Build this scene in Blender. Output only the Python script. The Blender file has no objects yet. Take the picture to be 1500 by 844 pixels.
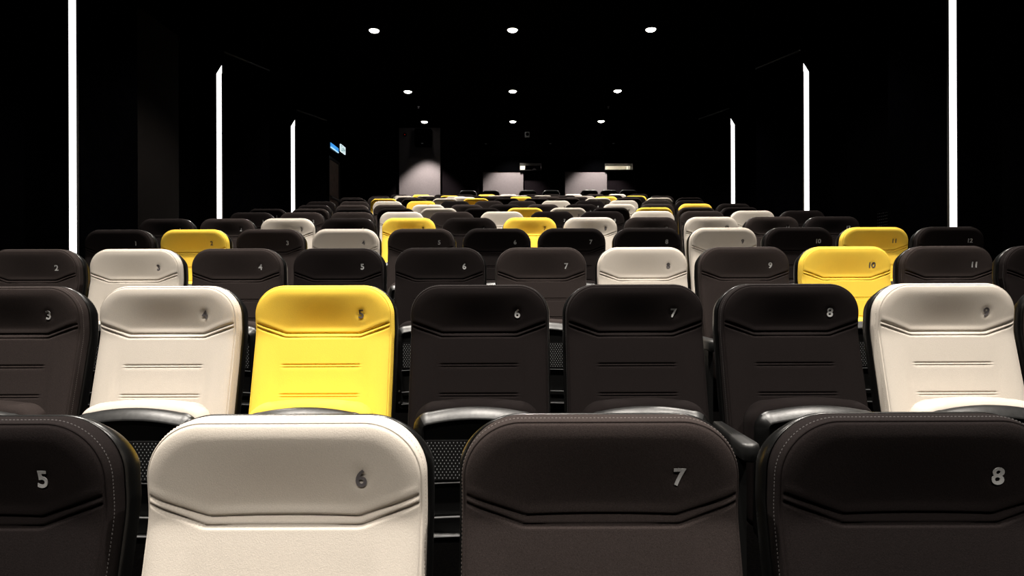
import bpy, bmesh, math, random
from mathutils import Matrix, Vector
random.seed(7)
C = bpy.context.scene.collection
S = bpy.context.scene
R = math.radians

# ------------------------------------------------------------------ camera, world, exposure
F_PX = 930.0            # focal length in pixels of the 1500 px frame
PITCH = 0.56            # seat to seat
UNIT = 429.6            # seat pitch in pixels at one depth unit
P = F_PX * PITCH / UNIT # one depth unit in metres
ZC = 1.25               # eye height above the front row's floor
cd = bpy.data.cameras.new('camera'); cam = bpy.data.objects.new('camera', cd); C.objects.link(cam)
cd.sensor_width = 36.0; cd.lens = 36.0 * F_PX / 1500.0
cd.shift_x = -2.0 / 1500; cd.shift_y = -7.0 / 1500
cd.clip_start = 0.05; cd.clip_end = 100
cam.matrix_world = Matrix.Translation((0, 0, ZC)) @ Matrix.Rotation(R(90), 4, 'X') @ Matrix.Rotation(R(-0.2), 4, 'Z')
S.camera = cam
w = bpy.data.worlds.new('world'); S.world = w; w.use_nodes = True
w.node_tree.nodes['Background'].inputs[0].default_value = (0.9, 0.95, 1, 1)
w.node_tree.nodes['Background'].inputs[1].default_value = 0.004
S.view_settings.view_transform = 'Standard'; S.view_settings.look = 'None'
S.view_settings.gamma = 1; S.view_settings.use_curve_mapping = False
S.view_settings.exposure = 0.0

LAMP_W = 1240.0          # watts of each ceiling downlight
LAMP_COL = (1.0, 0.93, 0.84)
LAMP_DEPTHS = [-2.3, 0.8, 4.6, 8.2, 11.75, 15.5, 18.4]
LAMP_X = [-2.56, 0.0, 2.56]
CEIL = ZC + 4.7
WALL_X = 4.9
BACK = 19.25
KB = BACK / 19.5

def px(x, y, d):        # a point of the photograph at depth d
    return ((x - 752) / F_PX * d, d, ZC + (415 - y) / F_PX * d)

# ------------------------------------------------------------------ materials
def mat(name, col, rough=0.6, metal=0.0, spec=0.5, sheen=0.0, noise=None, bump=None, emit=None, coat=0.0):
    m = bpy.data.materials.new(name); m.use_nodes = True
    nt = m.node_tree; b = nt.nodes['Principled BSDF']
    b.inputs['Base Color'].default_value = (*col, 1); b.inputs['Roughness'].default_value = rough
    b.inputs['Metallic'].default_value = metal; b.inputs['Specular IOR Level'].default_value = spec
    b.inputs['Sheen Weight'].default_value = sheen; b.inputs['Sheen Roughness'].default_value = 0.5
    b.inputs['Coat Weight'].default_value = coat
    if emit:
        b.inputs['Emission Color'].default_value = (*emit[0], 1); b.inputs['Emission Strength'].default_value = emit[1]
    tc = nt.nodes.new('ShaderNodeTexCoord')
    if noise:
        n = nt.nodes.new('ShaderNodeTexNoise'); n.inputs['Scale'].default_value = noise[0]; n.inputs['Detail'].default_value = 3
        nt.links.new(tc.outputs['Object'], n.inputs['Vector'])
        r = nt.nodes.new('ShaderNodeValToRGB')
        r.color_ramp.elements[0].position = 0.3; r.color_ramp.elements[1].position = 0.7
        r.color_ramp.elements[0].color = (*[c * (1 - noise[1]) for c in col], 1)
        r.color_ramp.elements[1].color = (*[min(1, c * (1 + noise[1])) for c in col], 1)
        nt.links.new(n.outputs['Fac'], r.inputs['Fac']); nt.links.new(r.outputs['Color'], b.inputs['Base Color'])
    if bump:
        n2 = nt.nodes.new('ShaderNodeTexNoise'); n2.inputs['Scale'].default_value = bump[0]; n2.inputs['Detail'].default_value = 2
        nt.links.new(tc.outputs['Object'], n2.inputs['Vector'])
        bp = nt.nodes.new('ShaderNodeBump'); bp.inputs['Strength'].default_value = bump[1]; bp.inputs['Distance'].default_value = bump[2]
        nt.links.new(n2.outputs['Fac'], bp.inputs['Height']); nt.links.new(bp.outputs['Normal'], b.inputs['Normal'])
    return m

def fabric(name, col, var=0.12):
    return mat(name, col, rough=0.95, spec=0.06, sheen=0.0, noise=(700, var), bump=(420, 0.25, 0.0012))

FAB = {
    'W': fabric('light_grey_fabric', (0.555, 0.505, 0.445), 0.07),
    'Y': fabric('yellow_fabric', (0.93, 0.63, 0.080), 0.06),
    'G': fabric('charcoal_fabric', (0.0255, 0.0200, 0.0188), 0.35),
    'K': fabric('black_fabric', (0.0086, 0.0066, 0.0065), 0.4),
}
COLOUR = {'W': 'light grey', 'Y': 'yellow', 'G': 'charcoal', 'K': 'black'}
M_leather = mat('black_leather', (0.006, 0.006, 0.006), rough=0.35, spec=0.5, bump=(150, 0.2, 0.001))
M_shell = mat('black_plastic', (0.0025, 0.0025, 0.0025), rough=0.32, spec=0.45)
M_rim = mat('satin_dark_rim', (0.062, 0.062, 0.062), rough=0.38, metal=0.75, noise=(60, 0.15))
M_arm = mat('armrest_plastic', (0.009, 0.009, 0.009), rough=0.42, spec=0.55, bump=(300, 0.1, 0.0005))
M_frame = mat('black_steel', (0.0025, 0.0025, 0.0025), rough=0.5, spec=0.25)
M_steel = mat('bare_steel', (0.55, 0.55, 0.56), rough=0.3, metal=1.0)
M_ridge = mat('ridge_edge', (0.4, 0.4, 0.41), rough=0.35, metal=0.8)
M_num_lt = mat('silver_thread', (0.42, 0.42, 0.42), rough=0.55, spec=0.4, bump=(1500, 0.5, 0.001))
M_num_dk = mat('grey_thread', (0.11, 0.10, 0.105), rough=0.6, spec=0.3, bump=(1500, 0.5, 0.001))
M_stitch = {'W': mat('pale_stitch', (0.60, 0.55, 0.49), 0.8), 'Y': mat('gold_stitch', (0.85, 0.52, 0.06), 0.8),
            'G': mat('taupe_stitch', (0.10, 0.085, 0.08), 0.8), 'K': mat('dark_stitch', (0.055, 0.05, 0.05), 0.8)}

def perforated():
    m = mat('perforated_plastic', (0.004, 0.004, 0.004), rough=0.8, spec=0.1)
    nt = m.node_tree; b = nt.nodes['Principled BSDF']
    tc = nt.nodes.new('ShaderNodeTexCoord'); mp = nt.nodes.new('ShaderNodeMapping')
    mp.inputs['Rotation'].default_value = (R(90), 0, 0); mp.inputs['Scale'].default_value = (1 / 0.012, 1, 1 / 0.019)
    m2 = nt.nodes.new('ShaderNodeMapping'); m2.inputs['Rotation'].default_value = (0, 0, R(45)); m2.inputs['Scale'].default_value = (2 ** .5,) * 3
    nt.links.new(mp.outputs['Vector'], m2.inputs['Vector'])
    v = nt.nodes.new('ShaderNodeTexVoronoi'); v.voronoi_dimensions = '2D'; v.inputs['Randomness'].default_value = 0; v.inputs['Scale'].default_value = 1
    lt = nt.nodes.new('ShaderNodeMath'); lt.operation = 'LESS_THAN'; lt.inputs[1].default_value = 0.17
    mx = nt.nodes.new('ShaderNodeMix'); mx.data_type = 'RGBA'
    mx.inputs[6].default_value = (0.004, 0.004, 0.004, 1); mx.inputs[7].default_value = (0.22, 0.22, 0.23, 1)
    nt.links.new(tc.outputs['Object'], mp.inputs['Vector']); nt.links.new(m2.outputs['Vector'], v.inputs['Vector'])
    nt.links.new(v.outputs['Distance'], lt.inputs[0]); nt.links.new(lt.outputs[0], mx.inputs[0]); nt.links.new(mx.outputs[2], b.inputs['Base Color'])
    return m
M_perf = perforated()

# ------------------------------------------------------------------ helpers
def link_mesh(name, verts, faces, m, parent=None, smooth=False):
    me = bpy.data.meshes.new(name); me.from_pydata([tuple(v) for v in verts], [], faces); me.update()
    bm = bmesh.new(); bm.from_mesh(me); bmesh.ops.recalc_face_normals(bm, faces=bm.faces); bm.to_mesh(me); bm.free()
    if smooth: me.polygons.foreach_set('use_smooth', [True] * len(me.polygons))
    me.materials.append(m)
    o = bpy.data.objects.new(name, me); C.objects.link(o)
    if parent: o.parent = parent
    return o

class MB:
    def __init__(s): s.v = []; s.f = []
    def add(s, v, f):
        n = len(s.v); s.v += [tuple(p) for p in v]; s.f += [tuple(i + n for i in q) for q in f]
    def box(s, x0, x1, y0, y1, z0, z1):
        s.add([(x0,y0,z0),(x1,y0,z0),(x1,y1,z0),(x0,y1,z0),(x0,y0,z1),(x1,y0,z1),(x1,y1,z1),(x0,y1,z1)],
              [(0,3,2,1),(4,5,6,7),(0,1,5,4),(1,2,6,5),(2,3,7,6),(3,0,4,7)])
    def prism(s, pts, z0, z1):           # vertical prism over a plan polygon
        n = len(pts)
        s.add([(x, y, z0) for x, y in pts] + [(x, y, z1) for x, y in pts],
              [tuple(range(n))[::-1], tuple(range(n, 2 * n))] + [(i, (i+1) % n, n + (i+1) % n, n + i) for i in range(n)])
    def loft(s, loops, cap0=True, cap1=True):
        n = len(loops[0]); v = [p for l in loops for p in l]; f = []
        for k in range(len(loops) - 1):
            for i in range(n):
                j = (i + 1) % n; f.append((k*n+i, k*n+j, (k+1)*n+j, (k+1)*n+i))
        if cap0: f.append(tuple(range(n))[::-1])
        if cap1: f.append(tuple(range((len(loops)-1)*n, len(loops)*n)))
        s.add(v, f)
    def build(s, name, m, parent=None, smooth=False): return link_mesh(name, s.v, s.f, m, parent, smooth)

def bevel(o, wd, seg=2, angle=40):
    b = o.modifiers.new('bevel', 'BEVEL'); b.width = wd; b.segments = seg; b.limit_method = 'ANGLE'; b.angle_limit = R(angle)
    return o
def auto_smooth(o, ang=35):
    me = o.data
    me.polygons.foreach_set('use_smooth', [True] * len(me.polygons))
    bm = bmesh.new(); bm.from_mesh(me)
    for e in bm.edges:
        e.smooth = not (len(e.link_faces) == 2 and e.calc_face_angle(0) > R(ang))
    bm.to_mesh(me); bm.free(); return o
def empty(name, loc, label, cat, group=None):
    o = bpy.data.objects.new(name, None); o.empty_display_size = 0.1; C.objects.link(o); o.location = loc
    return tag(o, label, cat, group)
def tag(o, label, cat, group=None):
    o['label'] = label; o['category'] = cat
    if group: o['group'] = group
    return o
def struct(o):
    o['kind'] = 'structure'; return o
def no_shadow_terminator(o): pass

# ------------------------------------------------------------------ rows: depth unit, photo height of the top edge
ROWS = [(0.935, 613.5), (1.89, 418.5), (2.89, 363.7), (3.88, 335.3), (4.84, 319.3), (5.85, 310.4), (6.82, 305), (7.68, 299.8),
        (8.71, 294.6), (9.59, 290.7), (10.4, 288.7), (11.45, 287.7), (12.6, 286.6), (13.5, 285.0), (15.1, 279.0)]
SEAT_H = 1.02
ROW_Y = [D * P for D, y in ROWS]
ROW_Z = [ZC + (415 - y) / F_PX * D * P - SEAT_H for D, y in ROWS]
COLS = ['KKWGKWGKGYKG',   # row 1, seats 1..12
        'GKGWYKKKWGKK',
        'KGWGKKGWGYGK',
        'KYGWGKKKWKYK',
        'KGWKYKYWGWGK',
        'KGGWGWKKWGWK',
        'KGKKWKYWKYGK',
        'KGGWGKGKWGYK',
        'KGWYKGGWKWGK',
        'KYGWYKGGWGWK',
        'KGKKWKYGGYKK',
        'KWKWKKGGWKYK',
        'KWWYKWWWKKGK',
        'KYKKYWKKWGWK']

# ------------------------------------------------------------------ room shell
M_floor = mat('dark_carpet', (0.0012, 0.0011, 0.0011), rough=1.0, spec=0.0, noise=(90, 0.3), bump=(250, 0.4, 0.003))
M_wall = mat('black_wall_cloth', (0.0004, 0.0004, 0.0005), rough=1.0, spec=0.0, noise=(30, 0.2))
M_panel = mat('black_acoustic_panel', (0.0005, 0.0005, 0.0007), rough=0.95, spec=0.0, noise=(12, 0.25))
M_brown = mat('dark_brown_panel', (0.0036, 0.0028, 0.0025), rough=0.95, spec=0.05, noise=(14, 0.25))
M_ceil = mat('black_ceiling_tile', (0.0010, 0.0010, 0.0010), rough=0.95, spec=0.0, noise=(40, 0.3))
M_pil = mat('lilac_grey_cloth', (0.105, 0.092, 0.096), rough=1.0, spec=0.03, noise=(25, 0.06), bump=(180, 0.3, 0.003))
M_rear = mat('dark_plum_wall', (0.0040, 0.0028, 0.0036), rough=1.0, spec=0.03, noise=(20, 0.2))

mb = MB()                                # stepped floor under the rows
edge = [-6.0] + [y - 0.62 for y in ROW_Y[1:]] + [BACK + 0.3]
for i in range(len(ROWS)):
    mb.box(-WALL_X - 0.2, WALL_X + 0.2, edge[i], edge[i+1], -0.3, ROW_Z[i])
struct(mb.build('floor', M_floor))
mb = MB(); mb.box(-WALL_X - 0.2, -WALL_X, -6, BACK + 0.3, -0.3, CEIL); struct(mb.build('wall_left', M_wall))
mb = MB(); mb.box(WALL_X, WALL_X + 0.2, -6, BACK + 0.3, -0.3, CEIL); struct(mb.build('wall_right', M_wall))
mb = MB(); mb.box(-WALL_X - 0.2, WALL_X + 0.2, -6.2, -6, -0.3, CEIL); struct(mb.build('wall_front', M_wall))
mb = MB()                                # ceiling of square tiles with thin joints
mb.box(-WALL_X - 0.2, WALL_X + 0.2, -6.2, BACK + 0.3, CEIL + 0.006, CEIL + 0.2)
ty = -6.0
while ty < BACK:
    tx = -4.8
    while tx < 4.79:
        mb.box(tx + 0.005, tx + 1.195, ty + 0.005, ty + 0.595, CEIL - 0.004, CEIL + 0.01); tx += 1.2
    ty += 0.6
struct(mb.build('ceiling', M_ceil))

def holed(mb, x0, x1, z0, z1, y0, y1, holes):     # a slab in x-z with rectangular holes
    xs = sorted({x0, x1} | {h[0] for h in holes} | {h[1] for h in holes})
    zs = sorted({z0, z1} | {h[2] for h in holes} | {h[3] for h in holes})
    for a, b in zip(xs, xs[1:]):
        for c, d in zip(zs, zs[1:]):
            if any(h[0] <= a and b <= h[1] and h[2] <= c and d <= h[3] for h in holes): continue
            mb.box(a, b, y0, y1, c, d)
WINS = [(0.205 * KB, 0.875 * KB, ZC + 3.44 * KB, ZC + 3.665 * KB), (2.80 * KB, 3.66 * KB, ZC + 3.44 * KB, ZC + 3.645 * KB)]
mb = MB(); holed(mb, -WALL_X - 0.2, WALL_X + 0.2, 1.5, CEIL, BACK, BACK + 0.25, WINS); struct(mb.build('wall_back', M_rear))
mb = MB(); holed(mb, -0.95, WALL_X, ZC + 3.415 * KB, ZC + 3.86 * KB, BACK - 0.12, BACK, WINS); struct(mb.build('trim_1', M_wall))
for n, (a, b, z1) in enumerate([(-3.48, -2.22, CEIL), (-0.92, 0.315, ZC + 3.41 * KB), (1.59, 2.87, ZC + 3.41 * KB)]):
    mb = MB(); mb.box(a * KB, b * KB, BACK - 0.10, BACK, 2.5, z1); struct(bevel(mb.build('trim_%d' % (n + 2), M_pil), 0.006))

M_edging = mat('metal_edging', (0.05, 0.05, 0.052), rough=0.35, metal=0.4)
# side walls: angled acoustic panels standing out from the wall, one per light strip
LED_D = [6.66, 9.97, 13.3]
tn = 5
for s in (-1, 1):
    for k, d in enumerate(LED_D):
        pts = [(s * 4.9, d), (s * 4.64, d), (s * 4.56, d + 0.03), (s * (4.17 if k else 4.38), d + (0.9 if k else 0.75)), (s * 4.9, d + 1.1)]
        mb = MB(); mb.prism(pts, 0.0, ZC + 3.64)
        struct(mb.build('trim_%d' % tn, M_panel)); tn += 1
        mb = MB()                          # thin metal edging along the panel's top
        a = Vector((s * 4.545, d + 0.03, ZC + 3.655)); b = Vector((s * (4.165 if k else 4.375), d + (0.9 if k else 0.75), ZC + 3.655))
        t = (b - a).normalized(); nrm = Vector((t.y, -t.x, 0)) * 0.012
        mb.add([a - nrm - Vector((0,0,.012)), a + nrm - Vector((0,0,.012)), b + nrm - Vector((0,0,.012)), b - nrm - Vector((0,0,.012)),
                a - nrm + Vector((0,0,.012)), a + nrm + Vector((0,0,.012)), b + nrm + Vector((0,0,.012)), b - nrm + Vector((0,0,.012))],
               [(0,3,2,1),(4,5,6,7),(0,1,5,4),(1,2,6,5),(2,3,7,6),(3,0,4,7)])
        struct(mb.build('trim_%d' % tn, M_edging)); tn += 1
    mb = MB(); mb.box(min(s*4.9, s*4.84), max(s*4.9, s*4.84), 8.05, 9.2, 0.4, ZC + 3.6)
    struct(bevel(mb.build('trim_%d' % tn, M_brown if s < 0 else M_wall), 0.005)); tn += 1

# exit door near the back of the left wall
M_door = mat('brown_door', (0.19, 0.125, 0.09), rough=0.6, noise=(6, 0.25))
zf = ROW_Z[13]
mb = MB(); mb.box(-4.9, -4.82, 16.65, 17.55, zf, zf + 2.02)
d1 = struct(bevel(mb.build('door_1', M_door), 0.004))
mb = MB(); mb.box(-4.9, -4.80, 16.58, 16.65, zf, zf + 2.09); mb.box(-4.9, -4.80, 17.55, 17.62, zf, zf + 2.09); mb.box(-4.9, -4.80, 16.65, 17.55, zf + 2.02, zf + 2.09)
mb.build('door_frame', M_frame, d1)
mb = MB(); mb.box(-4.82, -4.76, 16.75, 17.45, zf + 1.0, zf + 1.04); mb.box(-4.82, -4.77, 16.73, 16.78, zf + .98, zf + 1.06); mb.box(-4.82, -4.77, 17.42, 17.47, zf + .98, zf + 1.06)
bevel(mb.build('push_bar', M_steel, d1), 0.006)

# ------------------------------------------------------------------ projection room behind the two ports
M_booth = mat('booth_white', (0.75, 0.73, 0.68), rough=0.9)
M_cab = mat('cabinet_beige', (0.62, 0.58, 0.48), rough=0.6)
M_glass = mat('port_glass', (1, 1, 1), rough=0.02); M_glass.node_tree.nodes['Principled BSDF'].inputs['Transmission Weight'].default_value = 1.0
M_glass.node_tree.nodes['Principled BSDF'].inputs['IOR'].default_value = 1.05
zb = ZC + 2.6
for q, bx in enumerate([(-0.3, 4.6, 21.6, 21.7, zb, ZC + 4.4), (-0.4, -0.3, BACK + .25, 21.7, zb, ZC + 4.4), (4.6, 4.7, BACK + .25, 21.7, zb, ZC + 4.4),
                        (-0.4, 4.7, BACK + .25, 21.7, zb - 0.1, zb), (-0.4, 4.7, BACK + .25, 21.7, ZC + 4.4, ZC + 4.5)]):
    mb = MB(); mb.box(*bx); struct(mb.build('trim_%d' % (20 + q), M_booth))
for n, (a, b, c, d) in enumerate(WINS):
    fr = MB(); t = 0.012
    fr.box(a, a + t, BACK - .165, BACK + .24, c, d); fr.box(b - t, b, BACK - .165, BACK + .24, c, d)
    fr.box(a + t, b - t, BACK - .165, BACK + .24, c, c + t); fr.box(a + t, b - t, BACK - .165, BACK + .24, d - t, d)
    wo = struct(fr.build('window_%d' % (n + 1), M_frame))
    gm = MB(); gm.box(a + t, b - t, BACK + .10, BACK + .108, c + t, d - t); gm.build('window_pane', M_glass, wo)
def area(name, loc, sx, sy, power, col, rot=(0, 0, 0), parent=None):
    l = bpy.data.lights.new(name, 'AREA'); l.shape = 'RECTANGLE'; l.size = sx; l.size_y = sy; l.energy = power; l.color = col
    o = bpy.data.objects.new(name, l); C.objects.link(o); o.location = loc; o.rotation_euler = rot
    if parent: o.parent = parent
    return o
M_tube = mat('tube_glow', (0.9, 0.9, 0.9), emit=((1, 0.97, 0.9), 3.0))
bl = empty('tube_lamp', (1.6, 20.6, ZC + 4.4), 'tube lamp lighting the projection room seen through the ports', 'lamp')
mb = MB(); mb.box(-1.2, 1.2, -.06, .06, -.03, 0); mb.build('glow_backing', M_booth, bl)
mb = MB(); mb.box(-1.15, 1.15, -.04, .04, -.06, -.03); mb.build('diffuser', M_tube, bl)
area('lamp_light', (0, 0, -0.07), 2.2, 0.1, 130, (1, 0.95, 0.85), parent=bl)
# projector: body, lens, feet, on a pedestal
pr = empty('projector', (0.66, 20.15, zb), 'black film projector standing behind the middle port window', 'projector')
mb = MB(); mb.box(-.28, .28, -.3, .5, .62, 1.085); bevel(mb.build('projector_body', M_shell, pr), 0.02)
mb = MB(); mb.box(-.24, .24, -.25, .45, 0, .62); bevel(mb.build('pedestal', M_frame, pr), 0.01)
def ring(r, y, cx=0, cz=0, n=24): return [(cx + r * math.cos(2*math.pi*i/n), y, cz + r * math.sin(2*math.pi*i/n)) for i in range(n)]
mb = MB(); mb.loft([ring(.05, -.3, 0, .92), ring(.06, -.34, 0, .92), ring(.06, -.38, 0, .92), ring(.045, -.38, 0, .92), ring(.045, -.35, 0, .92)])
mb.build('lens', M_steel, pr)
cb = empty('equipment_cabinet', (3.15, 21.3, zb), 'beige two-door cabinet seen through the right port window', 'cabinet')
mb = MB(); mb.box(-.62, .6, -.28, .28, 0, 1.45); bevel(mb.build('cabinet_body', M_cab, cb), 0.01)
for s in (-1, 1):
    mb = MB(); mb.box(-.60 if s < 0 else .0, -.012 if s < 0 else .58, -.30, -.28, .05, 1.42); dr = bevel(mb.build('door', M_cab, cb), 0.004)
    mb = MB(); mb.box(s*.05 - .01 - .01, s*.05 + .0, -.32, -.30, .75, .95); mb.build('door_handle', M_steel, dr)
lc = empty('lighting_console', (3.76, 21.1, zb), 'white sloping equipment hood beside the beige cabinet in the right port', 'console')
mb = MB(); mb.loft([[(-.0, -.3, 0), (.42, -.3, 0), (.42, -.3, 1.08), (.0, -.3, 1.38)], [(-.0, .3, 0), (.42, .3, 0), (.42, .3, 1.08), (.0, .3, 1.38)]])
bevel(mb.build('hood', M_booth, lc), 0.01)
mb = MB(); mb.box(.06, .36, -.32, -.30, .2, .6); mb.build('control_panel', M_shell, lc)

# ------------------------------------------------------------------ wall lights: tall LED strips
M_led = mat('led_diffuser', (0.9, 0.9, 0.9), emit=((1.0, 0.985, 0.97), 1.6))
M_alu = mat('dark_channel', (0.03, 0.03, 0.03), rough=0.4, metal=0.5)
WHICH = ['nearest the camera', 'middle of the three', 'farthest from the camera']
for s, side in ((-1, 'left'), (1, 'right')):
    for k, d in enumerate(LED_D):
        r = empty('led_strip', (s * 4.6, d - 0.012, 0), 'tall glowing white light strip on the %s wall, %s' % (side, WHICH[k]), 'wall light', 'vertical light strips on the side walls')
        zt = ZC + 3.36; z0 = 0.9 + k * 0.55; hw = 0.040
        mb = MB(); ins, out = -s * hw, s * hw           # the end is cut at a slant, higher on the room side
        mb.add([(ins, -.012, z0), (out, -.012, z0), (out, -.012, zt - .06), (ins, -.012, zt + .07),
                (ins, 0, z0), (out, 0, z0), (out, 0, zt - .06), (ins, 0, zt + .07)],
               [(0,1,2,3),(7,6,5,4),(0,4,5,1),(1,5,6,2),(2,6,7,3),(3,7,4,0)])
        mb.build('diffuser', M_led, r)
        mb = MB(); mb.box(-hw - .006, -hw, -.015, .012, z0, zt - .06); mb.box(hw, hw + .006, -.015, .012, z0, zt - .06); mb.box(-hw, hw, 0, .012, z0, zt - .06)
        mb.build('channel', M_alu, r)

# ------------------------------------------------------------------ ceiling downlights
M_lens = mat('lamp_lens', (1, 1, 1), emit=((1.0, 0.97, 0.88), 10.0))
def disc(r, z, n=32): return [(r * math.cos(2*math.pi*i/n), r * math.sin(2*math.pi*i/n), z) for i in range(n)]
proto_dl = None
ROWNAME = {11.75: 'nearest visible row', 15.5: 'middle row', 18.4: 'farthest row by the back wall', 8.2: 'row over the sixth seat row',
           4.6: 'row over the fourth seat row', 0.8: 'row over the front seats', -2.3: 'row in front of all seats'}
for d in LAMP_DEPTHS:
    for x, sd in zip(LAMP_X, ('left', 'centre', 'right')):
        r = empty('downlight', (x, d, CEIL - 0.004), 'round lit ceiling downlight, %s one of the %s' % (sd, ROWNAME[d]), 'ceiling light', 'round ceiling downlights')
        if proto_dl is None:
            mb = MB(); mb.loft([disc(.095, 0), disc(.110, 0), disc(.110, -.006), disc(.097, -.012), disc(.090, -.006)], False, False)
            a = auto_smooth(mb.build('trim_ring', M_frame, r))
            mb = MB(); mb.loft([disc(.094, -.002), disc(.090, -.016), disc(.075, -.03), disc(.05, -.04), disc(.02, -.045)], True, True)
            b = auto_smooth(mb.build('lens', M_lens, r))
            proto_dl = (a, b)
        else:
            for o in proto_dl:
                c = o.copy(); C.objects.link(c); c.parent = r
        l = bpy.data.lights.new('lamp_light', 'SPOT'); l.energy = LAMP_W * (1.2 if d > 18 else 0.62 if d < 0 else 1.0); l.color = LAMP_COL
        l.spot_size = R(80 if d > 18 else 96); l.spot_blend = 0.45; l.shadow_soft_size = 0.07
        lo = bpy.data.objects.new('lamp_light', l); C.objects.link(lo); lo.parent = r; lo.location = (0, 0, -0.06)

# ------------------------------------------------------------------ the seat
W2, ZB, ZT, RT = 0.245, 0.40, SEAT_H, 0.105
TAN = math.tan(R(14))
def spine(z):                               # front face of the back, y of the nominal surface
    zs = 0.850
    base = -0.016
    if z < zs - 0.03: return base - (zs - z) * TAN
    if z > zs + 0.03: return base - (z - zs) * 0.09
    t = (z - (zs - 0.03)) / 0.06            # soft bend at the seam
    a = base - 0.03 * TAN; b = base - 0.03 * 0.09
    return a * (1 - t) + b * t + 0.003 * math.sin(math.pi * t)
def half(z):
    if z <= ZT - RT: return W2
    q = z - (ZT - RT); return W2 - RT + math.sqrt(max(0, RT * RT - q * q))
def edge_dist(x, z):
    ax = abs(x)
    if z > ZT - RT and ax > W2 - RT: return RT - math.hypot(ax - (W2 - RT), z - (ZT - RT))
    return min(W2 - ax, ZT - z)
def seam_z(x):
    ax = abs(x); return 0.850 if ax < 0.133 else 0.850 + (ax - 0.133) * 0.36
def groove(d, wd, dep): return dep * math.exp(-(d / wd) ** 2)
NUM_X, NUM_Z = 0.137, 0.920
DROP = 0.017
def sm(t): t = min(1, max(0, t)); return t * t * (3 - 2 * t)
def front(x, z, dimple=True):
    e = max(0.0, edge_dist(x, z)); y = spine(z); Rr = 0.040
    if e < Rr: y += DROP * (1 - math.sqrt(max(0, 1 - (1 - e / Rr) ** 2)))
    y += groove(e - 0.0042, 0.0016, 0.0026)                   # seam round the face
    if abs(x) < 0.215:                                        # dished headrest, deepest low down towards the seam
        fx = (1 - abs(x / 0.215) ** 2.3) ** 2; sz = seam_z(x); lo = sz + 0.02; t = (0.994 - z) / (0.994 - lo)
        if z > lo: t = max(0, t); rz = 0.45 * sm(t) + 0.55 * (1 - (1 - t) ** 1.25)
        elif z > sz: rz = 1 - 0.22 * sm((lo - z) / 0.02)
        else: rz = 0.78 * (1 - sm((sz - z) / 0.017))
        y += 0.0165 * fx * rz
    if e > 0.006:
        k = sm((e - 0.006) / 0.004); sl = math.sqrt(1 + (0.36 if abs(x) > .133 else 0) ** 2)
        dz = (z - seam_z(x)) / sl
        y += k * (groove(dz, 0.0030, 0.0058) + groove(dz + 0.0135, 0.0026, 0.0062) - groove(dz + 0.0068, 0.004, 0.0012))
        y -= k * 0.0012 * math.exp(-((dz - 0.012) / 0.008) ** 2)
    for gz in (0.742, 0.641):
        k = sm((0.140 - abs(x)) / 0.006)
        if k: y += k * (groove(z - gz, 0.0024, 0.0040) + groove(z - gz + 0.009, 0.0022, 0.0030))
    # flat shoulders at both sides of the middle field
    if z < 0.83: y += 0.004 * sm((0.83 - z) / 0.16) * (1 - sm((abs(x) - 0.150) / 0.03)) 
    if dimple:
        q = math.hypot((x - NUM_X) / 0.025, (z - NUM_Z) / 0.030)
        if q < 1: y += 0.0036 * (math.cos(math.pi * q) * 0.5 + 0.5)
    return y
def outline(off, n_side=26, n_arc=16, n_top=10, zb=None):
    """left bottom -> up -> over the top -> down to right bottom, offset outwards by off; with outward normals"""
    zb = ZB if zb is None else zb
    pts = []
    for i in range(n_side): pts.append((-W2, zb + (ZT - RT - zb) * i / n_side, -1, 0))
    for i in range(n_arc + 1):
        a = math.pi - math.pi / 2 * i / n_arc
        pts.append((-(W2 - RT) + RT * math.cos(a), ZT - RT + RT * math.sin(a), math.cos(a), math.sin(a)))
    for i in range(1, n_top): pts.append((-(W2 - RT) + 2 * (W2 - RT) * i / n_top, ZT, 0, 1))
    L = [(-x, z, -nx, nz) for x, z, nx, nz in pts[:n_side + n_arc + 1]][::-1]
    pts += L
    return [(x + nx * off, z + nz * off, x, z, nz) for x, z, nx, nz in pts]

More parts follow.
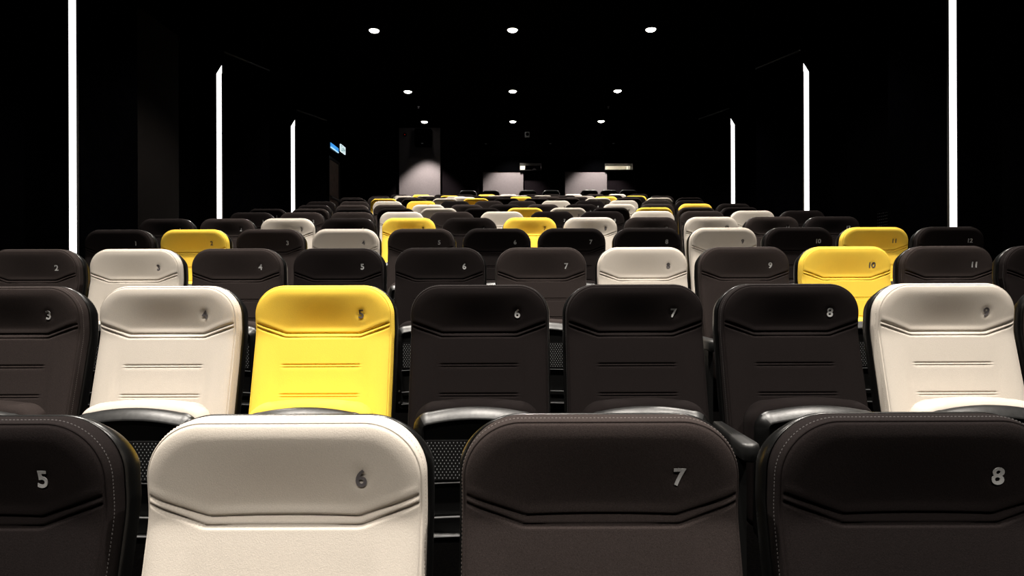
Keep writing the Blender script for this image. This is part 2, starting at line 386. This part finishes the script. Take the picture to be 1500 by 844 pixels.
def make_back_mesh():
    es = [0, .0005, .0012, .002, .0028, .0035, .0042, .005, .006, .0072, .009, .012, .016, .021, .027, .034, .042]
    us = [-W2 + e for e in es]; x = us[-1]
    n = 62; span = -2 * x
    us += [x + span * i / n for i in range(1, n)] + [-u for u in us[::-1]]
    us = [u / W2 for u in us]
    zt = [ZT - e for e in [0, .0002, .0005, .001, .0016, .0022, .0029, .0035, .0042, .005, .006, .0074, .0092, .0115, .0145, .018, .022, .026, .031, .037, .044]]
    zs = []; z = ZB
    while z < zt[-1] - 0.004:
        zs.append(z)
        if 0.815 < z < 0.905: z += 0.0022
        elif 0.725 < z < 0.756 or 0.624 < z < 0.655: z += 0.0018
        else: z += 0.008
    zs += zt[::-1]
    v = []; f = []; nu = len(us)
    for z in zs:
        h = half(z)
        for u in us: v.append((u * h, front(u * h, z), z))
    g = [(x, front(x, z), z) for x, z in []]
    nz = len(zs)
    for j in range(nz - 1):
        for i in range(nu - 1): f.append((j*nu+i, j*nu+i+1, (j+1)*nu+i+1, (j+1)*nu+i))
    # side band
    loop = [j * nu for j in range(nz)] + [(nz-1) * nu + i for i in range(1, nu)] + [j * nu + nu - 1 for j in range(nz - 2, -1, -1)] + [i for i in range(nu - 2, 0, -1)]
    prev = loop; m = len(loop)
    for dy, off in ((.006, .0016), (.018, .0026), (.034, .0022), (.046, .0010), (.054, -.004), (.056, -.02)):
        cur = []
        for idx in loop:
            x, y, z = v[idx]; nx = nzv = 0.0
            if z > ZT - RT and abs(x) > W2 - RT - 1e-6:
                cx = math.copysign(W2 - RT, x); dx, dz = x - cx, z - (ZT - RT); l = math.hypot(dx, dz) or 1; nx, nzv = dx / l, dz / l
            elif z >= ZT - 1e-6: nzv = 1
            elif z <= ZB + 1e-6 and abs(x) < W2 - 1e-6: nzv = -1
            else: nx = math.copysign(1, x)
            cur.append(len(v)); v.append((x + nx * off, spine(z) + DROP + dy, z + nzv * off))
        for i in range(m): f.append((prev[i], prev[(i+1) % m], cur[(i+1) % m], cur[i]))
        prev = cur
    f.append(tuple(prev))
    return v, f

def make_back_shell():
    def lp(off, dy): return [(x, spine(min(zz, ZT)) + dy - 0.009, z - max(0, nz) * (0.002 + max(0, dy - .068) * 0.55)) for x, z, xx, zz, nz in outline(off)]
    mb = MB()
    mb.loft([lp(-.020, .076), lp(.0016, .071), lp(.0040, .068), lp(.0060, .070), lp(.0090, .076), lp(.0105, .086), lp(.0095, .104), lp(.000, .122), lp(-.02, .128), lp(-.06, .132)], False, True)
    return mb

def pan_outline(hw, zb, zt, arch, rc, off, y, n=14):
    """closed loop: arched top, round corners; zt is the height at the middle"""
    pts = []
    ze = zt - arch                            # height of the arch at its ends
    hw2, ze2, zb2 = hw + off, ze + off, zb - off
    r = max(0.012, rc + off); rb = max(0.01, 0.04 + off)
    def top(x): return zt + off - arch * (x / hw) ** 2
    xc = hw2 - r; zc = top(xc) - r
    for i in range(n + 1):                   # right top corner to left via the arch
        a = math.pi / 2 * i / n; pts.append((xc + r * math.cos(a), zc + r * math.sin(a)))
    for i in range(1, 16): x = xc - 2 * xc * i / 16; pts.append((x, top(x)))
    for i in range(n + 1):
        a = math.pi / 2 + math.pi / 2 * i / n; pts.append((-xc + r * math.cos(a), zc + r * math.sin(a)))
    for i in range(1, 6): pts.append((-hw2, zc + (zb2 + rb - zc) * i / 6))
    for i in range(7): a = math.pi + math.pi / 2 * i / 6; pts.append((-hw2 + rb + rb * math.cos(a), zb2 + rb + rb * math.sin(a)))
    for i in range(7): a = 1.5 * math.pi + math.pi / 2 * i / 6; pts.append((hw2 - rb + rb * math.cos(a), zb2 + rb + rb * math.sin(a)))
    for i in range(1, 6): pts.append((hw2, zb2 + rb + (zc - zb2 - rb) * i / 6))
    return [(x, y + (z - 0.6) * -0.03, z) for x, z in pts]

def make_seat_cushion():
    mb = MB(); a = dict(hw=.212, zb=.20, zt=.638, arch=.022, rc=.075)
    q = lambda off, y: pan_outline(off=off, y=y, **a)
    mb.loft([q(-.06, -.098), q(-.03, -.099), q(-.012, -.105), q(-.003, -.115), q(0, -.13), q(.001, -.15), q(-.001, -.172), q(-.008, -.186), q(-.02, -.194), q(-.03, -.196)])
    return mb
SH = dict(hw=.205, zb=.175, zt=.622, arch=.030, rc=.055)
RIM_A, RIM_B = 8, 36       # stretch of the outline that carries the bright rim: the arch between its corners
def shell_loops():
    q = lambda off, y: pan_outline(off=off, y=y, **SH)
    return [q(.002, -.206), q(.0015, -.211), q(-.003, -.219), q(-.014, -.231), q(-.026, -.2405), q(-.031, -.2435), q(-.033, -.243)]
def strip(mb, loops, idx):
    n = len(loops[0]); base = len(mb.v); mb.v += [tuple(p) for l in loops for p in l]
    for k in range(len(loops) - 1):
        for i in idx:
            j = (i + 1) % n; mb.f.append((base + k*n+i, base + k*n+j, base + (k+1)*n+j, base + (k+1)*n+i))
def make_seat_shell():
    q = lambda off, y: pan_outline(off=off, y=y, **SH); mb = MB()
    L = shell_loops(); n = len(L[0])
    strip(mb, L, [i for i in range(n) if not RIM_A <= i < RIM_B])
    mb.loft([q(-.03, -.200), q(-.004, -.196), q(.000, -.198), q(.002, -.206)], True, False)
    mb.loft([q(-.033, -.243), q(-.036, -.2405), q(-.039, -.228)], False, True)
    o = mb.build('seat_shell', M_shell)
    bm = bmesh.new(); bm.from_mesh(o.data); bmesh.ops.remove_doubles(bm, verts=bm.verts, dist=1e-6)
    for v in [v for v in bm.verts if not v.link_faces]: bm.verts.remove(v)
    bmesh.ops.recalc_face_normals(bm, faces=bm.faces); bm.to_mesh(o.data); bm.free()
    return o
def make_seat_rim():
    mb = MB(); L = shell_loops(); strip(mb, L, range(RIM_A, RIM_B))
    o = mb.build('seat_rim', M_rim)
    bm = bmesh.new(); bm.from_mesh(o.data)
    for v in [v for v in bm.verts if not v.link_faces]: bm.verts.remove(v)
    bm.to_mesh(o.data); bm.free()
    sol = o.data
    return o

# digits
def digit_mesh(txt):
    cu = bpy.data.curves.new('digits', 'FONT'); cu.body = txt; cu.size = 0.043; cu.align_x = 'CENTER'; cu.align_y = 'CENTER'
    cu.offset = 0.0009; cu.extrude = 0.0008; cu.resolution_u = 4; cu.space_character = 0.95
    o = bpy.data.objects.new('digits', cu); C.objects.link(o)
    dg = bpy.context.evaluated_depsgraph_get()
    me = bpy.data.meshes.new_from_object(o.evaluated_get(dg)); bpy.data.objects.remove(o)
    xs = [v.co.x for v in me.vertices]; ys = [v.co.y for v in me.vertices]
    cx, cy = (min(xs) + max(xs)) / 2, (min(ys) + max(ys)) / 2
    bm = bmesh.new(); bm.from_mesh(me)
    bmesh.ops.triangulate(bm, faces=bm.faces)
    for _ in range(2):
        bmesh.ops.subdivide_edges(bm, edges=[e for e in bm.edges if e.calc_length() > 0.006], cuts=1)
    bmesh.ops.triangulate(bm, faces=bm.faces)
    for v in bm.verts:
        x = NUM_X + (v.co.x - cx) * 1.0; z = NUM_Z + (v.co.y - cy)
        v.co = Vector((x, front(x, z) - 0.0018 - v.co.z, z))
    bmesh.ops.recalc_face_normals(bm, faces=bm.faces)
    bm.to_mesh(me); bm.free(); me.name = 'seat_number'
    return me

# prototypes of each part, kept as mesh data shared by all seats
def mesh_of(o):
    me = o.data; bpy.data.objects.remove(o); return me
ME = {}
v, f = make_back_mesh()
for k in 'WYGK': ME['backrest' + k] = None
b0 = link_mesh('backrest', v, f, FAB['W'], None, True); base = mesh_of(b0)
for k in 'WYGK':
    m = base.copy(); m.materials.clear(); m.materials.append(FAB[k]); ME['backrest' + k] = m
m = base.copy(); m.materials.clear(); m.materials.append(M_leather); ME['backrestL'] = m
ME['back_shell'] = mesh_of(auto_smooth(make_back_shell().build('back_shell', M_shell), 50))
cb0 = mesh_of(make_seat_cushion().build('seat_cushion', FAB['W'], None, True))
for k in 'WYGK':
    m = cb0.copy(); m.materials.clear(); m.materials.append(FAB[k]); ME['cushion' + k] = m
m = cb0.copy(); m.materials.clear(); m.materials.append(M_leather); ME['cushionL'] = m
ME['seat_shell'] = mesh_of(auto_smooth(make_seat_shell(), 40))
ME['seat_rim'] = mesh_of(auto_smooth(make_seat_rim(), 60))
mb = MB(); mb.box(-.165, .165, -.2365, -.2275, .392, .520); ME['perforated_panel'] = mesh_of(bevel(mb.build('perforated_panel', M_perf), .002))
mb = MB(); n = 12
for i in range(n):
    x0, x1 = -.172 + .344 * i / n, -.172 + .344 * (i + 1) / n
    a0 = .006 * (1 - ((i - n/2) / (n/2)) ** 2); a1 = .006 * (1 - ((i + 1 - n/2) / (n/2)) ** 2)
    mb.add([(x0, -.228, a0), (x1, -.228, a1), (x1, -.236, a1 - .001), (x0, -.236, a0 - .001), (x1, -.236, a1 - .003), (x0, -.236, a0 - .003), (x1, -.228, a1 - .005), (x0, -.228, a0 - .005)],
           [(0, 1, 2, 3), (3, 2, 4, 5), (5, 4, 6, 7)])
ME['ridge'] = mesh_of(mb.build('ridge', M_ridge))
mb = MB(); mb.loft([[(.005 * math.cos(a), y, .005 * math.sin(a)) for a in [2 * math.pi * i / 10 for i in range(10)]] for y in (-.224, -.233)])
ME['screw'] = mesh_of(mb.build('screw', M_steel))
# armrest: rounded paddle with a thick body, front end rounded; origin at the seat's left boundary x = -PITCH/2
def arm_loop(grow, z, zdrop=0.0):
    pts = []
    y0, y1 = -.062, -.385
    for i in range(13):
        a = math.pi * i / 12; pts.append(((.030 + grow) * math.cos(a), y1 + .03 - (.032 + grow) * math.sin(a), z - zdrop))
    pts += [(-.028 - grow, -.30, z), (-.024 - grow, -.18, z), (-.020 - grow, y0, z), (.020 + grow, y0, z), (.024 + grow, -.18, z), (.028 + grow, -.30, z)]
    return pts
mb = MB(); mb.loft([arm_loop(-.010, .485, .0), arm_loop(-.003, .492, .0), arm_loop(-.001, .515), arm_loop(.0, .528), arm_loop(-.002, .537), arm_loop(-.007, .541)])
ME['armrest'] = mesh_of(auto_smooth(mb.build('armrest', M_arm), 40))
mb = MB()                                  # side frame: post, foot plate and hinge boss
mb.prism([(-.012, -.30), (.012, -.30), (.012, -.10), (-.012, -.10)], .02, .486)
mb.prism([(-.028, -.32), (.028, -.32), (.028, -.04), (-.028, -.04)], 0, .02)
mb.box(-.009, .009, -.10, .05, .30, .46)
ME['side_frame'] = mesh_of(bevel(mb.build('side_frame', M_frame), .003))
mb = MB(); mb.box(-.27, .27, -.075, -.02, .30, .36); ME['cross_beam'] = mesh_of(bevel(mb.build('cross_beam', M_frame), .005))
NUMS = {}
for n in range(1, 13):
    a = digit_mesh(str(n)); a.materials.clear(); a.materials.append(M_num_lt)
    b = a.copy(); b.materials.clear(); b.materials.append(M_num_dk); NUMS[n] = (a, b)
def stitch_mesh(m):
    mb = MB(); pts = outline(0, n_side=60, n_arc=24, n_top=40)
    # walk along the outline at even steps, little thread dashes on the shoulder of the side band
    acc = 0; last = None; path = []
    for x, z, xx, zz, nz in pts: path.append((x, z))
    seg = []
    for (x0, z0), (x1, z1) in zip(path, path[1:]):
        L = math.hypot(x1 - x0, z1 - z0); t = 0
        while acc + (L - t) >= 0.0068:
            t += 0.0068 - acc; acc = 0; seg.append((x0 + (x1 - x0) * t / L, z0 + (z1 - z0) * t / L, (x1 - x0) / L, (z1 - z0) / L))
        acc += L - t
    for x, z, tx, tz in seg:
        if z < .5: continue
        nx, nz = -tz, tx                        # outward
        y = spine(z) + DROP + 0.009; o0, o1, h, wq = 0.0019, 0.0031, 0.0020, 0.0007
        pt = lambda a, b, o: (x + tx * a + nx * o, y + b, z + tz * a + nz * o)
        mb.add([pt(-h, -wq, o0), pt(h, -wq, o0), pt(h, wq, o0), pt(-h, wq, o0), pt(-h * .6, 0, o1), pt(h * .6, 0, o1)],
               [(0, 1, 5, 4), (1, 2, 5), (2, 3, 4, 5), (3, 0, 4)])
    return mb.build('stitching', m)
st0 = mesh_of(stitch_mesh(M_stitch['W']))
for k in 'WYGK':
    m = st0.copy(); m.materials.clear(); m.materials.append(M_stitch[k]); ME['stitch' + k] = m

def part(name, me, parent, loc=(0, 0, 0)):
    o = bpy.data.objects.new(name, me); C.objects.link(o); o.parent = parent; o.location = loc
    return o
def arm_bevel(o, wd): bevel(o, wd); return o

ORD = ['front', 'second', 'third', 'fourth', 'fifth', 'sixth', 'seventh', 'eighth', 'ninth', 'tenth', 'eleventh', 'twelfth', 'thirteenth', 'fourteenth']
NTH = ['leftmost', 'second from left', 'third from left', 'fourth from left', 'fifth from left', 'sixth from left',
       'sixth from right', 'fifth from right', 'fourth from right', 'third from right', 'second from right', 'rightmost']
def seat(k, i, n, x, label, detail, last, group):
    r = empty('cinema_seat', (x, ROW_Y[i], ROW_Z[i]), label, 'cinema seat', group)
    b = part('backrest', ME['backrest' + k], r)
    if k != 'L':
        num = part('seat_number', NUMS[n][1 if k in 'WY' else 0], b)
    if detail: part('stitching', ME['stitch' + k], b)
    part('back_shell', ME['back_shell'], r)
    part('seat_cushion', ME['cushion' + k], r)
    sh = part('seat_shell', ME['seat_shell'], r)
    part('seat_rim', ME['seat_rim'], sh)
    if i < 7:
        part('perforated_panel', ME['perforated_panel'], sh)
        for z in (.380, .268, .206): part('ridge', ME['ridge'], sh, (0, 0, z))
        if i < 4:
            for sx in (-1, 1):
                for z in (.272, .212): part('screw', ME['screw'], sh, (sx * .185, 0, z))
    part('cross_beam', ME['cross_beam'], r)
    for s in ((-1, 1) if last else (-1,)):
        part('armrest', ME['armrest'], r, (s * PITCH / 2, 0, 0)); part('side_frame', ME['side_frame'], r, (s * PITCH / 2, 0, 0))
    return r

for i, cols in enumerate(COLS):
    off = 0.275 if i % 2 == 0 else 0.78
    for n in range(1, 13):
        k = cols[n - 1]; x = PITCH * (n - 7 + off)
        if i < 6:
            lab = '%s cinema seat numbered %d in the %s row' % (COLOUR[k], n, ORD[i])
            nb = [COLOUR[cols[j]] for j in (n - 2, n) if 0 <= j < 12]
            if len(nb) == 2: lab += (', between %s and %s seats' % tuple(nb)) if nb[0] != nb[1] else ', between two %s seats' % nb[0]
        else:
            lab = '%s cinema seat, %s in the %s row from the front' % (COLOUR[k], NTH[n - 1], ORD[i])
        seat(k, i, n, x, lab, i < 4, n == 12, 'numbered seats in the %s row' % ORD[i])
# the raised last row: black padded seats in small groups
LAST = [686, 719.5, 773.6, 807.7, 864, 892.5, 921]
LNAME = ['left seat of the left pair', 'right seat of the left pair', 'left seat of the middle pair', 'right seat of the middle pair',
         'left seat of the right three', 'middle seat of the right three', 'right seat of the right three']
for q, xx in enumerate(LAST):
    X = px(xx, 279, ROW_Y[14])[0]
    seat('L', 14, 0, X, 'black padded seat in the raised last row, %s' % LNAME[q], False, q in (1, 3, 6), 'black seats in the raised last row')

# ------------------------------------------------------------------ small things on walls and ceiling
M_white = mat('white_plastic', (0.9, 0.88, 0.88), rough=0.5)
x, y, z = px(773, 198, BACK)
r = empty('wall_camera', (x, BACK, z), 'small white box camera high on the back wall', 'security camera')
mb = MB(); mb.box(-.075, .075, -.09, 0, -.085, .085); bevel(mb.build('camera_body', M_white, r), .025, 3)
mb = MB(); mb.loft([ring(.048, -.09), ring(.05, -.115), ring(.035, -.13), ring(.012, -.135)]); auto_smooth(mb.build('lens', M_shell, r))
SPKW = ['leftmost', 'second from left', 'third from left', 'rightmost']
for q, xx in enumerate((622, 713, 806, 897)):
    x, y, z = px(xx, 204, BACK)
    dep = BACK - (0.1 if q in (0,) else 0.0)
    r = empty('wall_speaker', (x, dep, z), 'black surround loudspeaker high on the back wall, %s of four' % SPKW[q], 'loudspeaker', 'speakers on the back wall')
    mb = MB(); mb.loft([[(-.25, 0, -.26), (.25, 0, -.26), (.25, 0, .26), (-.25, 0, .26)], [(-.24, -.30, -.24), (.24, -.30, -.24), (.24, -.22, .26), (-.24, -.22, .26)]])
    bevel(mb.build('speaker_box', M_panel, r), .01)
    mb = MB(); mb.box(-.03, .03, -.306, -.298, -.215, -.195); mb.build('badge', M_steel, r)
for q, (xx, yy, nm) in enumerate(((614, 156, 'left'), (892, 157, 'right'))):
    d = F_PX * 4.69 / (415 - yy); X = (xx - 752) / F_PX * d
    r = empty('sprinkler', (X, d, CEIL - .004), 'tiny metal ceiling sprinkler between downlights, %s side' % nm, 'sprinkler', 'ceiling sprinklers')
    mb = MB(); mb.loft([disc(.03, 0), disc(.03, -.006), disc(.012, -.01), disc(.010, -.03)]); auto_smooth(mb.build('sprinkler_body', M_steel, r))
    mb = MB(); mb.loft([disc(.022, -.040), disc(.022, -.044)]); mb.box(-.012, -.009, -.002, .002, -.042, -.03); mb.box(.009, .012, -.002, .002, -.042, -.03); mb.build('deflector', M_steel, r)
r = empty('vent_grille', (4.84, 8.25, ZC + .80), 'small dark perforated vent grille low on the right wall', 'vent')
mb = MB(); mb.box(-.03, .0, -.16, .16, -.14, .14); bevel(mb.build('grille_frame', M_panel, r), .006)
M_hole = mat('grille_stud', (0.02, 0.02, 0.02), rough=0.5)
mb = MB()
for a in range(7):
    for b in range(6): mb.box(-.034, -.030, -.128 + a * .04, -.118 + a * .04, -.108 + b * .04, -.098 + b * .04)
mb.build('grille_mesh', M_hole, r)
# illuminated exit sign hanging beside the left wall above the door
M_sign = mat('exit_sign_face', (0.85, 0.9, 0.9), emit=((0.80, 0.97, 1.0), 0.9))
M_teal = mat('exit_sign_teal', (0.0, 0.25, 0.22), emit=((0.0, 0.22, 0.20), 0.5))
M_blue = mat('blue_reflection_glow', (0.05, 0.3, 0.7), emit=((0.06, 0.36, 0.9), 0.75))  # blue glow painted in for the exit sign's reflection on the wall
M_ice = mat('white_reflection_glow', (0.7, 0.9, 1), emit=((0.45, 0.75, 1.0), 1.0))  # white stripe of the same painted reflection
x, y, z = px(503.5, 218, 17.2)
r = empty('exit_sign', (x, 17.2, z), 'small lit exit sign with running figure hanging above the side door', 'exit sign')
mb = MB(); mb.box(-.03, 0, -.24, .24, -.10, .10); bevel(mb.build('sign_box', M_sign, r), .006)
mb = MB()                                   # running figure, doorway and arrow on the room side face (+x)
def sq(y0, y1, z0, z1): mb.box(0.0, .003, y0, y1, z0, z1)
sq(-.19, -.10, -.07, -.05); sq(-.19, -.17, -.05, .07); sq(-.19, -.10, .06, .07)
def stick(y0, z0, y1, z1, wd):
    dy, dz = y1 - y0, z1 - z0; l = math.hypot(dy, dz); ny, nz = -dz / l * wd, dy / l * wd
    q = [(y0 - ny, z0 - nz), (y1 - ny, z1 - nz), (y1 + ny, z1 + nz), (y0 + ny, z0 + nz)]
    mb.add([(0, a, b) for a, b in q] + [(.003, a, b) for a, b in q], [(0,1,2,3),(7,6,5,4),(0,4,5,1),(1,5,6,2),(2,6,7,3),(3,7,4,0)])
stick(-.02, .03, .0, -.02, .014); stick(.0, -.02, -.05, -.04, .009); stick(-.05, -.04, -.05, -.075, .008); stick(.0, -.02, .05, -.07, .009)
stick(-.02, .025, -.07, .0, .007); stick(-.02, .03, .04, .01, .007); stick(-.035, .055, -.02, .055, .011)
stick(.10, .0, .19, .0, .010); stick(.10, .0, .14, .04, .009); stick(.10, .0, .14, -.04, .009)
mb.build('pictogram', M_teal, r)
mb = MB(); mb.box(-.02, -.01, -.15, -.14, .10, CEIL - z); mb.box(-.02, -.01, .14, .15, .10, CEIL - z); mb.build('hanger_rods', M_frame, r)
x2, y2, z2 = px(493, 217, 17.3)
r = empty('sign_reflection', (-4.86, 17.3, z2), 'added blue glowing plate on the left wall imitating the exit sign reflection', 'sign reflection')  # added plate, no lamp: its glow imitates the sign mirrored in the wall
mb = MB(); mb.box(-.04, 0, -.42, .36, -.09, .09); bevel(mb.build('glow_backing', M_frame, r), .006)  # dark backing of the added reflection plate
mb = MB(); mb.box(0, .02, -.40, .34, -.02, .08); bevel(mb.build('blue_streak', M_blue, r), .004)
mb = MB(); mb.box(0, .024, -.40, .34, -.05, -.03); mb.build('white_streak', M_ice, r)
# red standby light on the rear panel
x, y, z = px(594, 197, BACK - .1)
M_red = mat('red_indicator', (0.2, 0.0, 0.0), emit=((0.6, 0.01, 0.0), 0.5))
r = empty('fire_detector', (x, BACK - .1, z), 'small dark detector with a faint red light on back wall', 'detector')
mb = MB(); mb.loft([ring(.055, 0), ring(.055, -.02), ring(.04, -.035), ring(.02, -.038)]); auto_smooth(mb.build('detector_body', M_panel, r))
mb = MB(); mb.loft([ring(.014, -.036), ring(.010, -.046)]); mb.build('indicator', M_red, r)
